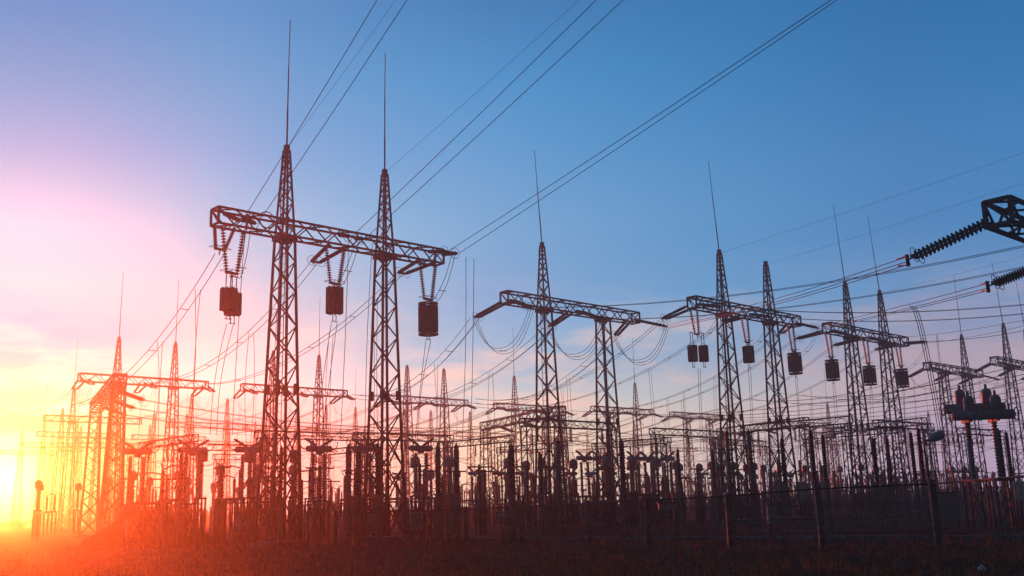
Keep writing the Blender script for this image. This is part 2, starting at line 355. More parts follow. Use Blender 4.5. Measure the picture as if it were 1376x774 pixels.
for i, (px, py, s, r, lb) in enumerate(((97, 563, (1, 1), (1, 0), 'faint gantry at the far left between the sun and the orange gantry'),
        (256, 571, (1, 1), (0, 0), 'far gantry framed by the legs of the orange gantry'),
        (356, 575, (0, 1), (0, 0), 'far gantry behind the left foot of the nearest gantry'),
        (438, 579, (1, 1), (0, 1), 'far gantry in line with the nearest gantry, orange sky behind'),
        (544, 582, (1, 1), (0, 0), 'far gantry seen between the legs of the second near column'),
        (632, 584, (1, 0), (0, 0), 'far gantry just left of the slanted bus portal'),
        (732, 589, (1, 1), (0, 0), 'far gantry below the slanted bus portal in the middle'),
        (853, 592, (1, 0), (0, 0), 'far gantry above the row of grey T shaped breakers'),
        (958, 592, (0, 1), (0, 1), 'far gantry behind the gantry with one rodless spire'),
        (1108, 594, (1, 0), (1, 0), 'far gantry in pink sky between the two right gantries'),
        (1222, 596, (1, 1), (1, 0), 'far gantry in the pink sky near the tilted lamp'),
        (58, 598, (1, 1), (1, 1), 'palest gantry close to the sun, crossarm at its second row'),
        (107, 603, (1, 1), (0, 1), 'pale gantry close to the sun in front of the glow'),
        (400, 604, (1, 0), (0, 0), 'tiny distant gantry behind the nearest tower legs'),
        (575, 609, (1, 1), (0, 0), 'tiny distant gantry between the nearest gantry and the loop gantry'),
        (160, 600, (1, 1), (1, 0), 'far gantry behind the foot of the orange gantry'), (82, 584, (1, 1), (0, 1), 'pale gantry just left of the orange gantry'), (132, 592, (1, 0), (0, 0), 'pale gantry seen through the slanting orange portal'), (206, 588, (1, 1), (1, 1), 'far gantry over the earth mound'), (28, 608, (1, 1), (1, 1), 'gantry nearly lost in the sun glare at the left edge'), (305, 596, (1, 1), (0, 1), 'far gantry between the orange gantry and the nearest gantry'),
        (490, 600, (1, 0), (0, 0), 'tiny distant gantry just left of the second near column'), (690, 606, (1, 1), (0, 0), 'tiny distant gantry below the red bus portal'),
        (790, 606, (1, 1), (1, 0), 'tiny distant gantry between the loop gantry columns'), (905, 604, (0, 1), (0, 0), 'tiny distant gantry right of the grey breakers'),
        (1020, 606, (1, 1), (0, 1), 'tiny distant gantry between the columns of the rodless spire gantry'), (1160, 606, (1, 1), (0, 0), 'tiny distant gantry behind the two rod gantry'))):
    far.append(gantry(px, py, 'a far gantry', s, r, lb, ladder=False)); far[-1].lab = lb

# ---- low bus portals (beam at 11.35 m) with a column at each end
HL = 11.35
m = MB(); lattice(m, .25, 4.2, 1.5, 1.2, .115, .065, 1.0, True); lattice(m, 4.2, HL - .4, 1.2, .85, .11, .06, .85); ME_LCOL = m.mesh('column', STEEL)
def low_portal(A, az, L, label, ov=0.):
    u = azv(az); O = Vector((A.x, A.y, 0)) + u * L / 2
    o = thing('bus_portal', O, az, label, 'gantry', 'low bus portals between the gantries')
    for s in (-1, 1): put('column', ME_LCOL, o, (s * (L / 2 - ov), 0, 0)).__setitem__('label', 'stout lattice column'); put('footing', ME_FOOT, o, (s * (L / 2 - ov), 0, 0))
    k_ = 1.35 if ov else 1
    put('beam', beam_mesh('beam', -L / 2 - .5, L / 2 + .5, .9, .9, .1 * k_, .055 * k_), o, (0, 0, HL))
    return wrap(Gantry(), O, az, HL)
LP = low_portal(at(160, 512, HL), -27, 19, 'sunlit orange bus portal slanting away beside the left gantry')
MP = low_portal(at(752, 552, HL), -26, 19, 'dark red bus portal slanting away behind the loop gantry')
RP = low_portal(at(1080, 566, HL), -26, 17, 'third slanting bus portal from the left, behind the gantry with one rodless spire')
QP = low_portal(at(1238, 566, HL), -26, 17, 'fourth slanting bus portal from the left, behind the tilted lamp')
Nn = at(1349, 288, HL)
NP = low_portal(Nn, 48, 22, 'near lattice beam entering the picture at the upper right corner', 7)

# ------------------------------------------------------------------ insulators and line traps
def ribbed(L, r, rc, n, cap=.08):
    pr = [(0, rc * 1.1), (cap, rc * 1.1), (cap, rc)]
    st = (L - 2 * cap) / n
    for i in range(n):
        z = cap + i * st; pr += [(z + st * .15, rc), (z + st * .55, r), (z + st * .7, r), (z + st * .85, rc)]
    return pr + [(L - cap, rc), (L - cap, rc * 1.1), (L, rc * 1.1)]
IL = 2.2
ME_DISC = MB().lathe(ribbed(IL, .13, .035, 14, .1), axis=(1, 0, 0), n=10).mesh('insulator', GLASS)
ME_BDISC = MB().lathe(ribbed(IL, .115, .065, 20, .1), axis=(1, 0, 0), n=10).mesh('insulator', BROWN)
ME_BIG = MB().lathe(ribbed(IL, .15, .045, 17, .08), axis=(1, 0, 0), n=14).mesh('insulator', GLASS)
def along(o, A, B, L=IL):
    d = B - A; o.rotation_euler = d.to_track_quat('X', 'Z').to_euler(); o.scale = (d.length / L, 1, 1)
def string(A, B, u, label, cat='insulator string', group='tension insulator strings', sa=.8, sb=.5, me=None, rings=True, name='tension_insulator_string', rr_=.26):
    """two legs from A±u·sa/2 to B±u·sb/2, a yoke plate at B and a grading ring round each leg's end"""
    me = me or ME_BDISC
    o = thing(name, A, 90, label, cat, group)
    y = MB().bar(u * (-sb / 2 - .08), u * (sb / 2 + .08), .07, .12); d = (B - A).normalized()
    y.bar((0, 0, 0), d * .28, .05); put('yoke_plate', y.mesh('yoke_plate', STEEL), o, B - A)
    for s in (-1, 1):
        a = u * (s * sa / 2); b = (B - A) + u * (s * sb / 2); q = put('insulator', me, o, a); along(q, a, b)
        if rings:
            g = put('grading_ring', ME_RING, o, b - (b - a).normalized() * .12); g.rotation_euler = (b - a).to_track_quat('Z', 'Y').to_euler()
    return o
ME_RING = MB().ring((0, 0, 0), (0, 0, 1), .3, .014, 16).mesh('grading_ring', STEEL)
def trap_meshes(r, h, framed):
    m = MB().lathe([(0, r * .96), (.03, r), (h - .03, r), (h, r * .96)], (0, 0, -h), n=20)
    for i in range(20):
        g = 2 * PI * (i + .5) / 20; m.bar((r * 1.03 * math.cos(g), r * 1.03 * math.sin(g), -h), (r * 1.03 * math.cos(g), r * 1.03 * math.sin(g), 0), .05)
    w = m.mesh('winding', TRAP); f = MB()
    for z in ((.17, -h - .17) if framed else (.03, -h - .03)):
        for g in (0, PI / 4, PI / 2, 3 * PI / 4): f.bar((-r * 1.08 * math.cos(g), -r * 1.08 * math.sin(g), z), (r * 1.08 * math.cos(g), r * 1.08 * math.sin(g), z), .05)
        if framed:
            for i in range(8):
                g = 2 * PI * i / 8; f.bar((r * math.cos(g), r * math.sin(g), z), (r * math.cos(g), r * math.sin(g), -h if z < 0 else 0), .05)
            f.ring((0, 0, z), (0, 0, 1), r * 1.05, .045, 18)
    return w, f.mesh('end_frame', STEEL)
def trap(top, r, h, framed, label, Hh):
    o = thing('line_trap', top, 40, label, 'line trap', 'line traps hanging under the gantries'); w, f = trap_meshes(r, h, framed)
    put('winding', w, o); put('end_frame', f, o)
    hg = MB()
    for s in (-1, 1): hg.bar((s * .18, 0, .05), (s * .16, 0, Hh), .035)
    hg.bar((-.25, 0, Hh), (.25, 0, Hh), .05); hg.ring((.22, 0, .25), (0, 1, 0), .14, .012, 8, PI); put('hanger', hg.mesh('hanger', STEEL), o)
    tl = MB()
    for s in (-1, 1): tl.bar((s * .12, 0, -h - .1), (s * .1, 0, -h - .5), .03)
    tl.bar((-.2, 0, -h - .45), (.2, 0, -h - .45), .03); put('terminal', tl.mesh('terminal', STEEL), o)
    return o
def zpx(P, y):
    lo, hi = -2, 60
    for _ in range(50):
        c = (lo + hi) / 2
        if proj(Vector((P.x, P.y, c)))[1] > y: lo = c
        else: hi = c
    return lo
PH = {0: 'left', 1: 'middle', 2: 'right'}

# ------------------------------------------------------------------ wires
def cat_pts(A, B, sag, n=22): return [A + (B - A) * (i / n) - Vector((0, 0, 4 * sag * (i / n) * (1 - i / n))) for i in range(n + 1)]
def wire(pts, r, label, name='overhead_wire', group='overhead wires', cat='wire'):
    return tag(put(name, MB().tube([p - pts[0] for p in pts], r, 5).mesh(name, WIRE), None, pts[0]), label, cat, group)
SPANS = []
def bundle(A, B, sag, label, u, k=2, gap=.4, r=.019, group='conductor bundles of the tall gantries', n=22, spacers=True):
    o = thing('conductor_bundle', A, 90, label, 'conductor', group)
    for i in range(k):
        off = (i - (k - 1) / 2) * gap
        ou = u * off if k < 3 or i != 1 else Vector((0, 0, -gap * .8))
        put('conductor', MB().tube([p - A + ou for p in cat_pts(A, B, sag, n)], r * 1.2, 5).mesh('conductor', WIRE), o)
    if spacers:
        for f in (.2, .4, .6, .8):
            p = A + (B - A) * f - Vector((0, 0, 4 * sag * f * (1 - f))) - A; e = gap * (k - 1) / 2
            put('spacer', MB().bar(p - u * e, p + u * e, .035).mesh('spacer', WIRE), o)
    SPANS.append((A, B, sag)); return o
def dropper(P, to, label, k=1, gap=.35, u=azv(47), r=.016, wob=.25, group='down wires'):
    o = thing('down_wire', P, 90, label, 'wire', group) if k > 1 else None
    for i in range(k):
        a = P + u * ((i - (k - 1) / 2) * gap); b = to + u * ((i - (k - 1) / 2) * gap * random.uniform(.4, 1.6)); w = random.uniform(-wob, wob)
        pts = [a + (b - a) * (j / 10) + u * (w * math.sin(PI * j / 10)) for j in range(11)]
        me = MB().tube([p - P for p in pts], r, 4).mesh('down_wire', WIRE)
        if k > 1: put('conductor', me, o)
        else: o = tag(put('down_wire', me, None, P), label, 'wire', group)
    return o
def loop(A, B, low, label, k=3, gap=.22, u=azv(47), me_r=.018):
    o = thing('jumper_loop', A, 90, label, 'wire', 'jumper loops')
    for i in range(k):
        off = u * ((i - (k - 1) / 2) * gap); d = low + (i - 1) * .18
        pts = []
        for j in range(21):
            f = j / 20; p = A + (B - A) * f; s = 1 - abs(2 * f - 1) ** 2.4
            pts.append(p - A + off + Vector((0, 0, -d * s)))
        put('conductor', MB().tube(pts, me_r, 5).mesh('conductor', WIRE), o)
    pm = (B - A) * .5 - Vector((0, 0, low)); put('spacer', MB().bar(pm - u * gap * 1.2, pm + u * gap * 1.2, .035).mesh('spacer', WIRE), o)
    return o

VAZ = -43
def ten(G, tA, side, px, py, label, zoff=-.25, **k):
    A = G.pt(tA, G.H + zoff, side * .42); B = hit(A, VAZ if side > 0 else VAZ + 180, px, py)
    if not .8 < (B - A).length < 4.2: B = A + (G.v * side * 2.1 + Vector((0, 0, -1.0)))
    string(A, B, G.u, label, **k); return B + (B - A).normalized() * .25
# --- nearest gantry: strings, traps, conductors
g = P1; E1 = {}; F1 = {}
for i, (end, fend) in enumerate((((296, 335), (332, 298)), ((424, 352), (478, 319)), ((540, 367), (606, 339)))):
    tt = (-6.3, .35, 6.4)[i]
    E1[i] = ten(g, tt, 1, end[0], end[1], f'brown twin insulator string on the far side of the nearest gantry beam, {PH[i]} of three', sa=1.1, sb=.5)
    F1[i] = ten(g, tt, -1, fend[0], fend[1], f'brown twin insulator string on the near side of the nearest gantry beam, {PH[i]} of three', zoff=.1, sa=1.0, sb=.8)
for i, (tpx, vy, tr) in enumerate(((312, 367, (.5, 1.12, 0, 392)), (450, 381, (.42, 1.35, 0, 387)), (575, 402, (.52, 1.45, 1, 412)))):
    t0 = g.t(tpx, 14); z = zpx(g.pt(t0, 0), vy); A = g.pt(t0, HB - .45); B = g.pt(t0, z)
    string(A, B, g.u, f'V shaped pair of disc insulators hanging from the nearest gantry beam, {PH[i]} of three', sa=1.15, sb=.55, me=ME_DISC, name='hanging_insulator_string', group='hanging insulator strings')
    r, h, fr, ty = tr; zt = zpx(g.pt(t0, 0), ty)
    if i == 0:
        for s, lb in ((-1, 'small line trap, left of the close pair under the nearest gantry'), (1, 'small line trap, right of the close pair under the nearest gantry')):
            trap(g.pt(t0 + s * .22, zt - .06 * s, s * .2), .38, h - .1, 0, lb, z - zt - .05)
    else: trap(g.pt(t0, zt), r, h, fr, ('', 'smooth barrel shaped line trap under the middle of the nearest gantry', 'large framed line trap under the right arm of the nearest gantry')[i], z - zt - .05)
    dropper(g.pt(t0, zt - h - .5), g.pt(t0 - .3, 5.4, .8), f'pair of wires falling from the {("close pair of small traps", "barrel shaped trap", "large framed trap")[i]} to the breakers', 2)
    loop(g.pt(t0 + .2, z - .1), F1[i], (.9, .5, .8)[i], f'slack jumper from the near side string to the {("close pair of small traps", "barrel shaped trap", "large framed trap")[i]}', k=2)
def upstream(A, px, py, label, r=.017, k=1, gap=.4, group='conductors rising over the camera', az=VAZ + 180):
    B = hit(A, az, px, py); d = B - A; B2 = B + d * .35 + Vector((0, 0, 0))
    if k == 1: return wire([A + (B2 - A) * (i / 24) - Vector((0, 0, 4 * .12 * (i / 24) * (1 - i / 24))) for i in range(25)], r, label, group=group)
    return bundle(A, B2, .1, label, azv(47), k, gap, r, group)
for i, (xa, xb) in enumerate(((505, 545), (798, 834), (1112, 1120))):
    for s, x in ((-1, xa), (1, xb)):
        upstream(F1[i] + g.u * (s * .4), x, 0, f'conductor rising to the top edge, {PH[i]} phase of the nearest gantry, {("left", "right")[s > 0]} of pair')
upstream(g.pt(-SP / 2, 20.4), 530, 0, 'thin shield wire rising from the taller looking spire tip of the nearest gantry', .008, group='thin shield wires')
upstream(g.pt(SP / 2, 20.4), 775, 0, 'thin shield wire rising from the second spire tip of the nearest gantry', .008, group='thin shield wires')
for i, (x, y) in enumerate(((100, 545), (205, 515), (279, 516))):
    B = hit(E1[i], VAZ, x, y); bundle(E1[i], B, 1.6, f'twin conductors descending from the nearest gantry toward the sun, {PH[i]} of three', g.u, 2, .45, .016)
    for f in ((.12, .35), (.2, .33), (.1, .3))[i]:
        P = E1[i] + (B - E1[i]) * f - Vector((0, 0, 6.4 * f * (1 - f))); dropper(P, Vector((P.x, P.y, 5.3)), f'pair of wires falling from the {PH[i]} descending conductors, {("nearer to", "farther from")[f > .2 if i != 1 else f > .25]} the nearest gantry', 2, .3)
for i in range(3):
    for s in ((-.2,), (-.6, .9), (.9, 1.5))[i]: P = F1[i] + g.u * s; dropper(P - Vector((0, 0, .15)), Vector((P.x - .4, P.y + .3, 5.2)), f'long wire falling past the nearest gantry from its {PH[i]} near string' + (', outer of two' if s > 1 else ', outermost' if s == .9 and i == 1 else ''), 1)

A = F1[0] - g.u * .4; B = hit(A, VAZ + 180, 505, 0); P = A + (B - A) * .045
w_ = MB().lathe([(0, .02), (.05, .05), (.75, .06), (.85, .02)], (0, 0, -.87), n=8).bar((0, 0, -.05), (0, 0, 0), .03).mesh('damper_weight', TRAP); tag(put('damper_weight', w_, None, P), 'slim dark weight hanging from the left rising conductor above the nearest gantry', 'weight')
tag(put('corona_ring', MB().ring((0, 0, 0), g.v, .42, .03, 20).mesh('corona_ring', STEEL), None, g.pt(g.t(352, 16), HB + .15, -.5)), 'dark ring standing on the left arm of the nearest gantry beam', 'ring')
# --- loop gantry
g = P2; EB = []; FB = []
for i, (b, f_) in enumerate((((641, 426), (711, 412)), ((740, 438), (808, 428)), ((828, 450), (893, 438)))):
    tt = (-6.7, 0, 6.6)[i]
    EB.append(ten(g, tt, 1, b[0], b[1], f'smooth twin insulator string on the far side of the loop gantry beam, {PH[i]} of three', sa=.5, sb=.4))
    FB.append(ten(g, tt, -1, f_[0], f_[1], f'smooth twin insulator string on the near side of the loop gantry beam, {PH[i]} of three', sa=.5, sb=.4))
    loop(EB[i], FB[i], (2.7, 2.5, 2.4)[i], f'deep loop of three jumper wires below the loop gantry beam, {PH[i]} of three')
tg2 = ((478, 530), (507, 542), (634, 541))
for i, (x, y) in enumerate(tg2):
    B = hit(EB[i], VAZ, x, y); bundle(EB[i], B, 1.9, f'three conductors descending from the far side of the loop gantry, {PH[i]} phase', g.u, 3, .4, .015)
    P = EB[i] + (B - EB[i]) * .3 - Vector((0, 0, 1.6)); dropper(P, Vector((P.x, P.y, 5)), f'pair of wires falling from the {PH[i]} descending phase of the loop gantry', 2, .35)
# --- near portal at the right corner: big disc strings and their bundles to the loop gantry and the next
EN = []
for i, (t0, x, y, lb) in enumerate(((-10.9, 1229, 345, 'large twin string of bell shaped glass discs at the upper right corner'), (NP.t(1414, HL), 1337, 381, 'large twin string of glass discs cut by the right edge'))):
    A = NP.pt(t0, HL - .1 if i == 0 else zpx(NP.pt(t0, 0), 352), .5); B = hit(A, VAZ, x, y)
    string(A, B, NP.u, lb, sa=.42, sb=.42, me=ME_BIG, group='large disc strings near the camera', rr_=.3); EN.append(B + (B - A).normalized() * .3)
    y_ = MB().bar((0, 0, .22), (0, 0, -.25), .05, .14); d = ((FB[2] if i == 0 else P3.pt(7, 15.5, -2)) - EN[-1]).normalized() * .55
    for z in (.14, -.14): y_.bar((0, 0, z * 1.4), d + Vector((0, 0, z)), .035); y_.bar(d + Vector((0, 0, z)), d * 1.5 + Vector((0, 0, z)), .05)
    tag(put('yoke_clamp', y_.mesh('yoke_clamp', STEEL), None, EN[-1]), ('bundle clamp at the end of the large disc string in the corner', 'bundle clamp at the end of the disc string cut by the right edge')[i], 'clamp', 'bundle clamps')
def pinned(A, B, mids, label, k=3, gap=.22, r=.017, group='conductor bundles on the right'):   # a span through a few sighted points
    pts = [A] + mids + [B]
    o = thing('conductor_bundle', A, 90, label, 'conductor', group); u = azv(47)
    sm = []
    for j in range(len(pts) - 1):
        p0, p1, p2, p3 = pts[max(j - 1, 0)], pts[j], pts[j + 1], pts[min(j + 2, len(pts) - 1)]
        for q in range(10):
            f = q / 10; sm.append(.5 * (2 * p1 + (p2 - p0) * f + (2 * p0 - 5 * p1 + 4 * p2 - p3) * f * f + (3 * p1 - p0 - 3 * p2 + p3) * f ** 3))
    sm.append(pts[-1])
    for i in range(k):
        ou = u * ((i - (k - 1) / 2) * gap) + Vector((0, 0, .12 if i == 1 else -.12)) * (k > 2)
        put('conductor', MB().tube([p - A + ou for p in sm], r, 5).mesh('conductor', WIRE), o)
    return o
def between(A, B, px, py):      # point sighted at px,py in the vertical plane through A and B
    d = B - A; return hit(A, math.degrees(math.atan2(d.x, d.y)), px, py)
A, B = FB[2], EN[0]; pinned(A, B, [between(A, B, 1040, 405)], 'three dark conductors sweeping up to the corner disc string from the loop gantry')
g = P3; E3 = []; F3 = []
for i, (b, f_) in enumerate((((893, 428), (965, 411)), ((975, 432), (1032, 425)), ((1050, 447), (1096, 440)))):
    tt = (-6.7, 0, 6.6)[i]
    E3.append(ten(g, tt, 1, b[0], b[1], f'twin insulator string on the far side of the rodless spire gantry, {PH[i]} of three', sa=.9, sb=.5))
    F3.append(ten(g, tt, -1, f_[0], f_[1], f'twin insulator string on the near side of the rodless spire gantry, {PH[i]} of three', sa=.9, sb=.6))
A, B = F3[2], EN[1]; pinned(A, B, [between(A, B, 1226, 411)], 'three dark conductors sweeping from the edge disc string to the gantry with one rodless spire')
C0 = between(A, B, 1226, 411)
o = thing('down_wire', C0, 90, 'three thick wires curving down from the edge bundle behind the gantry', 'wire', 'down wires')
for i in range(3):
    u_ = azv(47) * ((i - 1) * .28); e_ = Vector((C0.x, C0.y, 4.6)) + azv(47) * 1.6 - C0
    put('conductor', MB().tube([u_ + Vector((e_.x * f ** .6, e_.y * f ** .6, e_.z * f ** 1.25)) for f in [j / 14 for j in range(15)]], .02, 5).mesh('conductor', WIRE), o)
g4 = P4; E4 = []; F4 = []
for i, (b, f_) in enumerate((((1072, 455), (1128, 447)), ((1122, 464), (1180, 456)), ((1178, 470), (1243, 459)))):
    tt = (-6.7, -.3, 6.2)[i]
    E4.append(ten(g4, tt, 1, b[0], b[1], f'twin insulator string on the far side of the two rod gantry, {PH[i]} of three', sa=.9, sb=.5))
    F4.append(ten(g4, tt, -1, f_[0], f_[1], f'twin insulator string on the near side of the two rod gantry, {PH[i]} of three', sa=.8, sb=.5))
# spans on the right: from near strings toward the right edge
for A, (px, py), r, k, lb in ((FB[0], (1376, 322), .013, 2, 'twin conductors from the left phase of the loop gantry past the right gantries'), (FB[1], (1376, 352), .013, 2, 'twin conductors from the middle phase of the loop gantry past the right gantries'),
        (F3[0], (1376, 405), .012, 2, 'twin conductors from the left phase of the rodless spire gantry'), (F3[1], (1376, 418), .012, 2, 'twin conductors from the middle phase of the rodless spire gantry'),
        (F4[0], (1376, 428), .012, 1, 'conductor from the left phase of the two rod gantry to the right edge'), (F4[1], (1376, 436), .012, 1, 'conductor from the middle phase of the two rod gantry to the right edge'), (F4[2], (1376, 443), .02, 1, 'thick conductor from the long right string of the two rod gantry to the right edge')):
    B = hit(A, VAZ + 180, px, py); d = B - A
    bundle(A, B + d * .1, .028 * d.length, lb, azv(47), k, .3, r, 'conductor bundles on the right', spacers=False)
for G_, t0, px, py, lb in ((P3, -SP / 2, 1376, 203, 'thin shield wire from the rod spire of the gantry with one rodless spire'), (P3, SP / 2, 1376, 244, 'thin shield wire from the cut off spire to the right edge'), (P4, SP / 2, 1376, 343, 'thin shield wire from the second spire of the two rod gantry')):
    upstream(G_.pt(t0, 20.3), px, py, lb, .008, group='thin shield wires')
# V strings and traps on the right gantries
for G_, nm, lst in ((P3, 'rodless spire gantry', ((936, 449, 466, .32, 1.1, 0), (1004, 460, 466, .4, 1.2, 0), (1066, 472, 478, .52, 1.3, 1))), (P4, 'two rod gantry', ((1116, 481, 487, .52, 1.35, 1), (1166, 489, 495, .52, 1.3, 1), (1210, 493, 499, .52, 1.3, 1)))):
    for i, (tpx, vy, ty, r, h, fr) in enumerate(lst):
        t0 = G_.t(tpx, 14); z = zpx(G_.pt(t0, 0), vy); zt = zpx(G_.pt(t0, 0), ty)
        string(G_.pt(t0 - .2, HB - .45), G_.pt(t0, z), G_.u, f'slim V shaped hanging insulators under the {nm}, {PH[i]} of three', sa=.8, sb=.5, me=ME_DISC, name='hanging_insulator_string', group='hanging insulator strings', rings=(G_ is P4 or i))
        if G_ is P3 and i == 0:
            for s, q in ((-.66, 'left'), (.66, 'right')): trap(G_.pt(t0 + s, zt + .1 * (s > 0)), r, h, 0, f'small line trap, {q} of the close pair under the gantry with one rodless spire', z - zt + .05)
        else: trap(G_.pt(t0, zt), r, h, fr, f'{("smooth", "square framed")[fr]} dark line trap under the {nm}, {PH[i]} of three', z - zt - .05)
        dropper(G_.pt(t0, zt - h - .5), G_.pt(t0 + .5, 5.2, .6), f'pair of wires falling from the {PH[i]} trap of the {nm}', 2, .3)
        loop(G_.pt(t0, z - .1), (F3 if G_ is P3 else F4)[i], .9, f'slack jumper to the {PH[i]} trap of the {nm}', k=2, me_r=.012)
# descending spans from the right gantries to the middle distance row
for A, (x, y), lb in ((E3[0], (640, 536), 'left phase of the rodless spire gantry'), (E3[1], (662, 549), 'middle phase of the rodless spire gantry'), (E3[2], (768, 552), 'right phase of the rodless spire gantry'),
                      (E4[0], (786, 556), 'left phase of the two rod gantry'), (E4[1], (878, 558), 'middle phase of the two rod gantry'), (E4[2], (897, 562), 'right phase of the two rod gantry')):
    B = hit(A, VAZ, x, y); bundle(A, B, 2.0, 'twin conductors descending from the far side, ' + lb, azv(47), 2, .4, .015)
    for f in (.28, .5):
        P = A + (B - A) * f - Vector((0, 0, 8 * f * (1 - f))); dropper(P, Vector((P.x, P.y, 5)), f'wire pair falling from the descending conductors, {lb}' + (', nearer' if f < .3 else ', farther'), 2, .3, r=.012)
# generic tension strings and spans on the other gantries
def dress(G, nm, back=26, front=0, sag=1.2, n=3):
    for i in range(3):
        t0 = (-6.6, 0, 6.6)[i]
        for s in (1, -1):
            A = G.pt(t0, G.H - .2, .42 * s); B = A + G.v * (s * 1.95) + Vector((0, 0, -.75))
            string(A, B, G.u, f'twin insulator string, {("near", "far")[s > 0]} side of {nm}, {PH[i]} of three', sa=.8, sb=.5, rings=False)
            L = back if s > 0 else front
            if L: C = B + G.v * (s * L) + Vector((0, 0, .3)); bundle(B, C, sag + .012 * L, f'twin conductors, {("near", "far")[s > 0]} side of {nm}, {PH[i]} of three', G.u, 2, .4, .016, 'conductor bundles of the middle distance', 14, False)
        B = G.pt(t0, 0); loop(G.pt(t0, HB - 1, 2.3), G.pt(t0, HB - 1, -2.3), 1.7, f'jumper loop under {nm}, {PH[i]} of three', k=2, u=G.u, me_r=.013)
        P = G.pt(t0 + .6, HB - 1, 2.2); dropper(P, G.pt(t0 + .2, 4.8, 2.6), f'wire pair falling beside {nm}, {PH[i]} of three', 2, .3, r=.012)
for G in [LG, P5, P6] + BG: dress(G, G.name, front=62 if G in BG[3:6] else 0)
FN = {1: 'the gantry framed by the orange gantry', 2: 'the gantry behind the left foot', 3: 'the gantry in line with the nearest', 4: 'the gantry behind the second near column', 5: 'the gantry left of the red portal', 6: 'the gantry below the red portal', 7: 'the gantry above the grey breakers', 8: 'the gantry behind the rodless spire', 9: 'the gantry between the right gantries'}
for q, nm in FN.items():
    G = far[q]
    for i in range(3):
        A = G.pt((-6.6, 0, 6.6)[i], 15.4, -.6); B = A - G.v * 48; bundle(A, B, 2.4, f'twin conductors, near side of {nm}, {PH[i]} of three', G.u, 2, .4, .019, 'far conductor bundles', 14, False)
        P = A - G.v * 16 - Vector((0, 0, 2.1)); dropper(P, Vector((P.x, P.y, 4.6)), f'distant wire pair falling before {nm}, {PH[i]} of three', 2, .5, r=.016, group='far down wires')
# bus conductors under the low portals, and their strings
def bus(Pa, Pb, nm, ts=(-6.2, 0, 6.2)):
    for i, t0 in enumerate(ts):
        A = Pa.pt(t0, HL - .35); B = Pb.pt(t0 * .9, HL - .35); d = (B - A).normalized(); s = Vector((0, 0, -.55))
        uu = Vector((-d.y, d.x, 0)); a = A + d * 2.3 + s; b = B - d * 2.3 + s
        string(A + d * .45, a, uu, f'twin string pulling the {PH[i]} bus wires off the {nm[0]} bus portal', sa=.5, sb=.4); string(B - d * .45, b, uu, f'twin string holding the {PH[i]} bus wires on the {nm[1]} bus portal', sa=.5, sb=.4)
        bundle(a, b, 1.3, f'{PH[i]} pair of bus wires between the {nm[0]} and {nm[1]} bus portals', uu, 2, .4, .016, 'bus wires between the low portals')
        for f in (.3, .62):
            P = a + (b - a) * f - Vector((0, 0, 5.2 * f * (1 - f))); dropper(P, Vector((P.x, P.y, 4.8)), f'wire falling from the {PH[i]} bus wires between {nm[0]} and {nm[1]} portals, {("left", "right")[f > .5]} one', 1, r=.013)
bus(LP, MP, ('orange', 'dark red')); bus(MP, RP, ('dark red', 'third')); bus(RP, QP, ('third', 'fourth'))

# ------------------------------------------------------------------ switchgear
def frame_stand(m, z, w, leg=.08, d=None):
    d = d or w
    for sx_ in (-1, 1):
        for sy in (-1, 1): m.bar((sx_ * w / 2, sy * d / 2, 0), (sx_ * w / 2, sy * d / 2, z), leg)
    for sy in (-1, 1):
        m.bar((-w / 2, sy * d / 2, .1), (w / 2, sy * d / 2, z - .1), .045); m.bar((w / 2, sy * d / 2, .1), (-w / 2, sy * d / 2, z - .1), .045)
    m.box((-w / 2 - .06, -d / 2 - .06, z), (w / 2 + .06, d / 2 + .06, z + .08))
m = MB(); frame_stand(m, 2.2, .8); STAND = m.mesh('support_frame', STEEL)
m = MB(); frame_stand(m, 2.4, .36, .07); THIN = m.mesh('support_frame', STEEL)
CPOST = MB().bar((0, 0, 0), (0, 0, 2.3), .3).box((-.22, -.22, 2.3), (.22, .22, 2.38)).mesh('concrete_post', CONC)
def col_mesh(L, r, rc, n, mt, nm='porcelain_column'): return MB().lathe(ribbed(L, r, rc, n), n=12).mesh(nm, mt)
COLB = col_mesh(2.5, .12, .08, 16, GREYP); COLD = col_mesh(2.1, .2, .15, 15, BROWN); COLT = col_mesh(1.05, .2, .16, 9, GREYP); POSTI = col_mesh(1.5, .13, .08, 11, BROWN)
BUSH = MB().lathe(ribbed(.85, .09, .05, 7), n=10).mesh('bushing', GREYP)
TNK = MB().lathe([(0, .1), (.05, .165), (1.55, .165), (1.6, .1)], (-.8, 0, 0), (1, 0, 0), 14).lathe([(0, .19), (.34, .19)], (0, 0, -.3), n=10).mesh('tank', TANK)
LOOPM = MB().ring((0, 0, 0), (0, 1, 0), .34, .028, 10, PI * 1.1, -.3).mesh('grading_loop', STEEL)
def breaker(x, dist, label, az=47, sc=1., base=None):
    o = thing('circuit_breaker', gpt(x, dist), az, label, 'circuit breaker', 'T shaped air blast breakers')
    put('support_frame', STAND, o); put('porcelain_column', COLB, o, (-.36, 0, 2.28)); put('porcelain_column', COLB, o, (.36, 0, 2.28)); t_ = put('tank', TNK, o, (0, 0, 5.05))
    for s in (-1, 1):
        b = put('bushing', BUSH, o, (s * .14, 0, 5.2)); b.rotation_euler = (0, s * math.radians(62), 0)
        q = put('grading_loop', LOOPM, o, (s * .86, 0, 5.36), (0, 0, 0 if s > 0 else PI))
    put('control_box', CBOX, o, (.1, .55, 1.1))
    o.scale = (sc, sc, sc); return o
CBOX = MB().box((-.28, -.16, -.5), (.28, .16, .5)).mesh('control_box', CABP)
place = ['at the foot of the orange gantry', 'just left of the nearest gantry', 'touching the left leg of the nearest gantry', 'between the two near columns', 'at the second near column', 'right of the second near column', 'behind the earth mound']
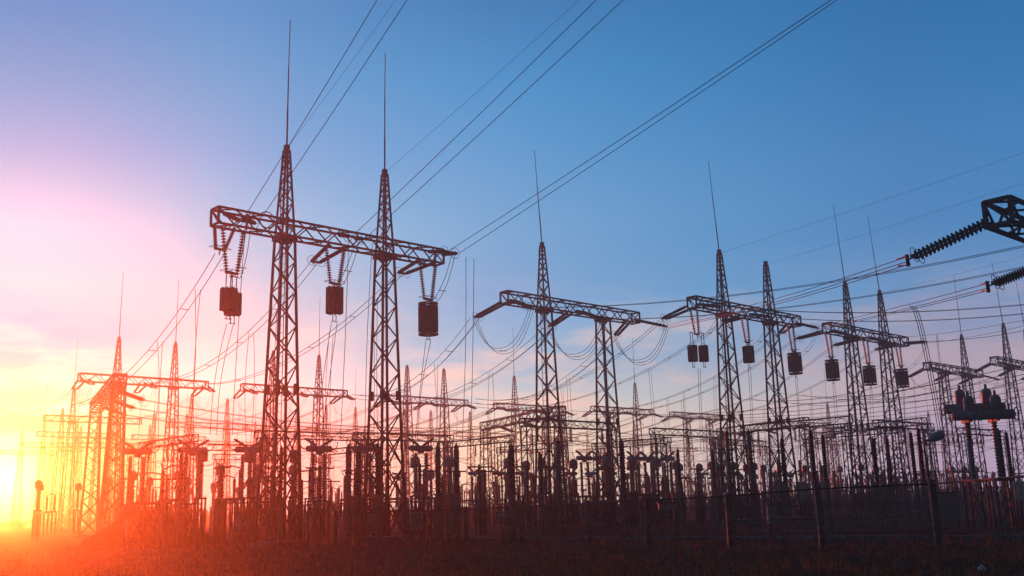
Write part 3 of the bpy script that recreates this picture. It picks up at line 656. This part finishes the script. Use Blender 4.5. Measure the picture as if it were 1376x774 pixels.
for x, d, lb in ((182, 54, 'T shaped breaker at the foot of the orange gantry'), (257, 54, 'T shaped breaker to the right of the earth mound'), (333, 55, 'T shaped breaker just left of the nearest gantry'), (428, 56, 'T shaped breaker between the two nearest columns'),
        (490, 57, 'T shaped breaker at the left leg of the second near column'), (566, 58, 'T shaped breaker right of the second near column'), (787, 76, 'grey T shaped breaker, left of the five below the loop gantry'), (809, 78, 'grey T shaped breaker, second of the five below the loop gantry'),
        (855, 79, 'grey T shaped breaker behind the second column of the loop gantry'), (873, 80, 'grey T shaped breaker just right of the second loop gantry column'), (899, 81, 'grey T shaped breaker, rightmost of the five below the loop gantry')):
    breaker(x, d, lb)
# tall post columns: dark brown and light two tier ones on concrete posts
CAP = MB().lathe([(0, .12), (.05, .16), (.16, .16), (.2, .06), (.3, .05)], n=10).mesh('cap', STEEL)
def post(x, dist, label, two=False, sc=1.):
    wx = .55 if x > 900 or x < 400 else .8
    o = thing('current_transformer' if two else 'surge_arrester', gpt(x, dist), 47, label, 'transformer' if two else 'surge arrester', 'tall porcelain posts on concrete')
    put('concrete_post', CPOST, o)
    if two:
        put('porcelain_column', COLT, o, (0, 0, 2.38)); put('flange', MB().lathe([(0, .22), (.1, .22)], n=12).mesh('flange', STEEL) if 'FL' not in globals() else FL, o, (0, 0, 3.43)); put('porcelain_column', COLT, o, (0, 0, 3.53)); put('cap', CAP, o, (0, 0, 4.58))
    else: put('porcelain_column', COLD, o, (0, 0, 2.38)); put('cap', CAP, o, (0, 0, 4.48))
    o.scale = (wx, wx, 1); return o
FL = MB().lathe([(0, .22), (.1, .22)], n=12).mesh('flange', STEEL)
for x, d, lb in ((242, 50, 'dark post between the mound and the T shaped breakers'), (377, 48, 'dark post inside the legs of the nearest column'), (482, 50, 'thick dark post left of the second near column'), (508, 49, 'dark post inside the legs of the second near column'), (589, 51, 'dark post right of the second near column'),
        (614, 50, 'black looking post beside the light grey cabinet'), (688, 51, 'solitary dark post in the middle against the pink sky'), (727, 60, 'dark post at the foot of the loop gantry'), (838, 50, 'dark post before the second loop gantry column'), (914, 60, 'short dark post right of the grey breakers'),
        (961, 62, 'dark post left of the gantry with one rodless spire'), (1056, 52, 'dark post right of the two tier grey pair'), (1096, 46, 'dark post close to the tall fence post'), (1112, 50, 'dark post just right of the tall fence post'), (1180, 54, 'dark post under the two rod gantry, left of two'),
        (1199, 54, 'dark post under the two rod gantry, right of two'), (1232, 50, 'dark post left of the tilted lamp'), (1243, 47, 'taller dark post touching the tilted lamp pole'), (1352, 50, 'dark post under the right end of the twin tank breaker'), (1362, 52, 'dark post at the right edge under the breaker')):
    post(x, d, 'ribbed ' + lb + ', on concrete')
for x, d, lb in ((468, 50, 'light grey two tier post left of the second near column'), (752, 50, 'light grey two tier post at the foot of the loop gantry'), (982, 47, 'light grey two tier post, left of the pair at the rodless spire'), (1012, 47, 'light grey two tier post, right of the pair at the rodless spire'), (1057, 62, 'light grey two tier post behind the right column of the rodless spire')):
    post(x, d, lb, True)
# large twin tank breaker on the right
def twin(x, y, label):
    C = at(x, y, 5.4); o = thing('twin_tank_breaker', Vector((C.x, C.y, 0)), 96, label, 'circuit breaker')
    tk = MB().lathe([(0, .12), (.08, .24), (1.2, .24), (1.22, .27), (1.3, .27), (1.32, .24), (2.8, .24), (2.88, .12)], (-1.44, 0, 0), (1, 0, 0), 16).mesh('tank', TANK, True)
    bt = MB().lathe([(0, .2), (.05, .25), (.55, .25), (.68, .2), (.75, .07), (.95, .06)], n=12).mesh('bottle', TANK, True)
    for yy, zz in ((-.55, 5.3), (.55, 5.72)):
        t_ = put('tank', tk, o, (0, yy, zz))
        for s in (-.62, .62): put('bottle', bt, o, (s, yy, zz + .2))
        for s in (-1, 1): put('grading_ring', MB().ring((s * 1.5, yy, zz), (1, 0, 0), .3, .03, 14).mesh('grading_ring', STEEL), o)
    for s in (-.62, .62):
        put('porcelain_column', MB().lathe(ribbed(2.9, .15, .1, 18), n=12).mesh('porcelain_column', GREYP), o, (s, 0, 2.2))
        put('support_frame', STAND, o, (s, 0, 0)); put('cross_beam', MB().bar((s, -.65, 5.06), (s, .65, 5.06), .12).mesh('cross_beam', STEEL), o)
    return o
twin(1316, 556, 'large breaker with two long grey tanks and four bottle shaped cans on two columns')
# bus support posts and disconnectors filling the yard, in rows parallel to the gantries
BPOST = MB().bar((-.9, 0, 4.06), (.9, 0, 4.06), .09).bar((0, 0, 3.95), (0, 0, 4.2), .12).mesh('busbar', WIRE)
ARM = MB().bar((-1.1, 0, 4.12), (.05, 0, 4.3), .07).bar((.05, 0, 4.3), (1.1, 0, 4.12), .07).bar((-1.1, 0, 4.05), (-1.45, 0, 4.5), .04).bar((1.1, 0, 4.05), (1.45, 0, 4.5), .04).mesh('blade', STEEL)
DBEAM = MB().bar((-1.4, 0, 2.46), (1.4, 0, 2.46), .16).mesh('base_beam', STEEL)
HEAD = MB().lathe([(0, .1), (.05, .3), (.5, .3), (.62, .2), (.7, .08)], n=12).mesh('head', TANK); SLIM = col_mesh(1.7, .14, .09, 13, GREYP)
TANKB = MB().box((-.4, -.3, .3), (.4, .3, 1.9)).lathe([(0, .1), (.2, .1)], (0, 0, 1.9), n=8).mesh('tank', TANK); BOTT = col_mesh(1.6, .14, .08, 11, BROWN, 'bushing')
def disconnector(P, lb, az, g):
    o = thing('disconnector', P, az, lb, 'disconnector', g)
    for s in (-1, 1): put('support_frame', THIN, o, (s * 1.1, 0, 0)); put('insulator', POSTI, o, (s * 1.1, 0, 2.54))
    put('base_beam', DBEAM, o); put('blade', ARM, o)
def support(P, lb, az, g):
    o = thing('bus_support', P, az, lb, 'bus support', g); put('support_frame', THIN, o); put('insulator', POSTI, o, (0, 0, 2.5)); put('busbar', BPOST, o)
def ct(P, lb, az, g):
    o = thing('current_transformer', P, az, lb, 'transformer', g); put('support_frame', THIN, o); put('porcelain_column', SLIM, o, (0, 0, 2.48)); put('head', HEAD, o, (0, 0, 4.15))
def vt(P, lb, az, g):
    o = thing('voltage_transformer', P, az, lb, 'transformer', g); put('support_frame', STAND, o, (0, 0, 0), None, (1, 1, .6)); put('tank', TANKB, o, (0, 0, 1.2)); put('bushing', BOTT, o, (0, 0, 3.3))
def smallbreaker(P, lb, az, g):
    o = breaker(688, 50, lb, az, .86); o.location = P; o['group'] = g
KINDS = (('twin post disconnector', disconnector), ('bus support post', support), ('round headed transformer', ct), ('grey tank transformer', vt), ('small T shaped breaker', smallbreaker))
rq = random.Random(11)
ROWS = ((64, 'front', (1, 2, 0, 3)), (72, 'second', (0, 2, 1, 4)), (84, 'third', (0, 1, 2, 4)), (97, 'fourth', (4, 0, 2, 1)), (112, 'fifth', (0, 1, 2, 0)), (130, 'sixth', (0, 4, 2, 1)), (152, 'seventh', (0, 0, 2, 1)), (180, 'rearmost', (0, 1, 0, 4)), (90, 'narrow third', (1, 2, 1, 0)), (120, 'narrow fifth', (1, 0, 2, 1)), (68, 'narrow front', (1, 2, 2, 1)))
def near_what(x):
    best = min((('the left edge', 10), ('the orange gantry', 180), ('the earth mound', 270), ('the first near column', 383), ('the second near column', 514), ('the blunt spired gantry', 605), ('the solitary dark post', 688), ('the first loop gantry column', 735), ('the second loop gantry column', 830),
        ('the flat topped gantry', 915), ('the rodless spire gantry', 1000), ('the square traps', 1085), ('the two rod gantry', 1165), ('the tilted lamp', 1250), ('the twin tank breaker', 1320), ('the right edge', 1372)), key=lambda q: abs(q[1] - x))
    return best[0]
seen = {}
for d0, rw, ks in ROWS:
    t0 = -70 - d0 * .2
    while t0 < 120:
        kk = rq.choice(ks); n = rq.choice((2, 3, 3)); sp = rq.uniform(2.6, 3.4)
        for j in range(n):
            P = Vector((0, d0, 0)) + azv(46) * (t0 + j * sp); P.z = 0
            if P.y < 46 or P.y > 250: continue
            x = proj(P + Vector((0, 0, 4)))[0]
            if not -12 < x < 1390: continue
            if x < 50 or x < 135 and (P.y < 78 or rq.random() < .7): continue
            key = (KINDS[kk][0], rw, near_what(x)); seen.setdefault(key, []).append((P, KINDS[kk][1], x))
        t0 += n * sp + rq.uniform(1.0, 4.5)
ORD = ('first', 'second', 'third', 'fourth', 'fifth', 'sixth', 'seventh', 'eighth', 'ninth', 'tenth')
for (kn, rw, wh), L in seen.items():
    L.sort(key=lambda q: q[2])
    for i, (P, fn, x) in enumerate(L):
        lb = f'{kn}, {rw} row, ' + (f'{ORD[i]} from left near {wh}' if len(L) > 1 else f'near {wh}')
        fn(P, lb, 46 + rq.choice((0, 0, 90)), f'switchgear in the {rw} row')
m = MB(); lattice(m, .1, 6.9, .62, .5, .06, .032, 1.1); YCOL = m.mesh('column', STEEL); YBEAM = beam_mesh('beam', -4.6, 4.6, .5, .5, .06, .032)
HANG = MB().lathe(ribbed(.95, .11, .04, 8), (0, 0, -.95), (0, 0, 1), 8).mesh('insulator', BROWN)
for x, d, lb in ((222, 76, 'above the earth mound'), (300, 84, 'left of the nearest gantry'), (345, 100, 'at the left leg of the first near column'), (420, 74, 'between the two nearest columns'), (470, 92, 'left of the second near column'),
        (545, 78, 'at the foot of the second near column'), (640, 86, 'left of the solitary dark post'), (715, 96, 'below the red bus portal'), (770, 70, 'right of the first loop gantry column'), (850, 94, 'behind the grey breakers'), (930, 82, 'left of the rodless spire gantry'), (1000, 98, 'between the two tier grey posts'), (1075, 76, 'right of the rodless spire gantry'), (1150, 88, 'at the foot of the two rod gantry'), (1225, 80, 'left of the tilted lamp'), (1330, 92, 'behind the twin tank breaker')):
    o = thing('yard_frame', gpt(x, d), 47 if len(lb) % 3 else 137, 'low lattice goalpost frame with hanging insulators, ' + lb, 'frame', 'low lattice frames of the yard')
    for s_ in (-1, 1): put('column', YCOL, o, (s_ * 4.2, 0, 0))
    put('beam', YBEAM, o, (0, 0, 7.1))
    for t_ in (-3.2, 0, 3.2): put('insulator', HANG, o, (t_, 0, 6.85))
    for t_ in (-3.2, 0, 3.2): put('slack_wire', MB().tube([(t_, -6 + j * 1.2, 5.88 - .5 * math.sin(PI * abs(j - 5) / 5 if j != 5 else 0)) for j in range(11)], .014, 4).mesh('slack_wire', WIRE), o)
# ------------------------------------------------------------------ fence, cabinets, lamp, small things
FP = ((452, 52, 1.7), (548, 50, 1.7), (626, 48, 1.7), (700, 46, 1.75), (790, 42, 1.8), (868, 38, 1.85), (977, 35.5, 1.9), (1099, 34, 2.05), (1253, 33, 2.1), (1392, 26, 2.15))
o = thing('fence', gpt(977, 35.5), 90, 'low wire fence with concrete posts and a top rail along the front of the yard', 'fence'); fo = Vector(o.location)
tops = []
for x, d, h in FP:
    P = gpt(x, d); me = MB().bar((0, 0, -.1), (0, 0, h), .2).mesh('post', CONC); put('post', me, o, P - fo).rotation_euler = (random.uniform(-.02, .02), random.uniform(-.02, .02), 0)
    tops.append(P - fo + Vector((0, 0, h)))
rl = MB().tube([p - Vector((0, 0, .12)) for p in tops], .035, 6); put('rail', rl.mesh('rail', STEEL), o)
for z in (.5, .95, 1.4): put('fence_wire', MB().tube([Vector((p.x, p.y, z)) for p in tops], .008, 4).mesh('fence_wire', WIRE), o)
ms = MB()
for a, b in zip(tops, tops[1:]):
    n = int((b - a).length / .32)
    for i in range(n):
        p = a + (b - a) * (i / n); q = a + (b - a) * ((i + 3) / n) if i + 3 <= n else b
        ms.bar((p.x, p.y, .1), (q.x, q.y, a.z - .15), .0045); ms.bar((q.x, q.y, .1), (p.x, p.y, a.z - .15), .0045)
put('mesh_panel', ms.mesh('mesh_panel', WIRE), o)
def cabinet(x, dist, w, z0, z1, label, mt=CABP):
    o = thing('control_cabinet', gpt(x, dist), 90, label, 'cabinet', 'control cabinets'); 
    put('body', MB().box((-w / 2, -.2, z0), (w / 2, .2, z1)).mesh('body', mt), o); put('door', MB().box((-w / 2 + .05, -.225, z0 + .06), (w / 2 - .05, -.203, z1 - .06)).mesh('door', mt), o)
    put('roof', MB().box((-w / 2 - .05, -.26, z1 + .002), (w / 2 + .05, .25, z1 + .05)).mesh('roof', STEEL), o)
    lg = MB()
    for s in (-1, 1): lg.bar((s * w * .4, 0, 0), (s * w * .4, 0, z0), .07)
    put('leg_frame', lg.mesh('leg_frame', STEEL), o)
for x, d, w, z0, z1, lb in ((607, 52, .5, .45, 1.5, 'tall light grey cabinet beside the black looking post'), (896, 50, .9, 1.3, 1.6, 'low pale box right of the second loop gantry column'), (500, 54, .5, .5, 1.5, 'grey cabinet inside the legs of the second near column'), (1035, 50, .45, .5, 1.4, 'grey cabinet below the gantry with one rodless spire'), (560, 53, .55, .6, 1.6, 'grey cabinet right of the second near column'), (1270, 46, 1.0, .5, 1.7, 'wide grey cabinet beside the tilted lamp pole')):
    cabinet(x, d, w, z0, z1, lb)
def plate(x, dist, z, w, h, label, tri=False):
    o = thing('warning_sign', gpt(x, dist), 90, label, 'sign', 'small signs on the fence line')
    put('stake', MB().bar((0, 0, 0), (0, 0, z), .05).mesh('stake', STEEL), o)
    m = MB()
    if tri: m.v += [Vector((-w / 2, -.04, z - h / 2)), Vector((w / 2, -.04, z - h / 2)), Vector((0, -.04, z + h / 2)), Vector((-w / 2, -.06, z - h / 2)), Vector((w / 2, -.06, z - h / 2)), Vector((0, -.06, z + h / 2))]; m.f += [(0, 1, 2), (5, 4, 3), (0, 3, 4, 1), (1, 4, 5, 2), (2, 5, 3, 0)]
    else: m.box((-w / 2, -.06, z - h / 2), (w / 2, -.035, z + h / 2))
    put('panel', m.mesh('panel', SIGNY if tri else WHITE), o)
plate(674, 47, 1.35, .2, .24, 'small white square sign on a stake below the solitary post'); plate(575, 50, 1.05, .32, .28, 'small yellow triangular warning sign right of the second near column', True)
plate(1369, 34, 1.7, .35, .6, 'pale notice board at the right edge behind the fence')
# tilted street lamp
P = gpt(1253, 40); o = thing('street_lamp', P, 90, 'tilted street lamp with a pale flat head on a bent thin pole', 'street lamp')
zt = 1.6 + 66 * 40 / F
put('pole', MB().tube([(0, 0, 0), (-.08, 0, zt * .6), (-.12, 0, zt - .15), (-.05, 0, zt + .12), (.12, 0, zt + .25)], .045, 8).mesh('pole', STEEL), o)
h_ = MB().lathe([(0, .05), (.06, .13), (.4, .19), (.62, .17), (.68, .04)], (0, 0, 0), (1, 0, .35), 12); put('lamp_head', h_.mesh('lamp_head', CABP, True), o, (.06, 0, zt + .2))
put('lens', MB().box((.12, -.13, -.06), (.5, .13, -.03)).mesh('lens', WHITE), o, (.1, 0, zt + .2), (0, -.34, 0))
# cable trench covers running along the fence
tr = MB(); a = gpt(560, 55); b = gpt(1376, 37)
for i in range(46):
    p = a + (b - a) * (i / 46); q = a + (b - a) * ((i + .93) / 46); p.z = q.z = .06 + random.uniform(0, .03); tr.bar(p, q, .5, .14)
tag(put('cable_trench', tr.mesh('cable_trench', CONC)), 'low line of concrete trench covers along the front of the yard', 'cable trench')
m = MB().lathe([(0, .02), (.02, .06), (.07, .08), (.12, .04), (.14, .01)], n=9)
for i, v in enumerate(m.v): v.x *= 1 + .3 * math.sin(i * 2.1); v.y *= 1 + .25 * math.cos(i * 1.3)
tag(put('plastic_bag', m.mesh('plastic_bag', WHITE), None, at(1320, 768, 0)), 'crumpled white bag lying on the bare ground at lower right', 'bag')
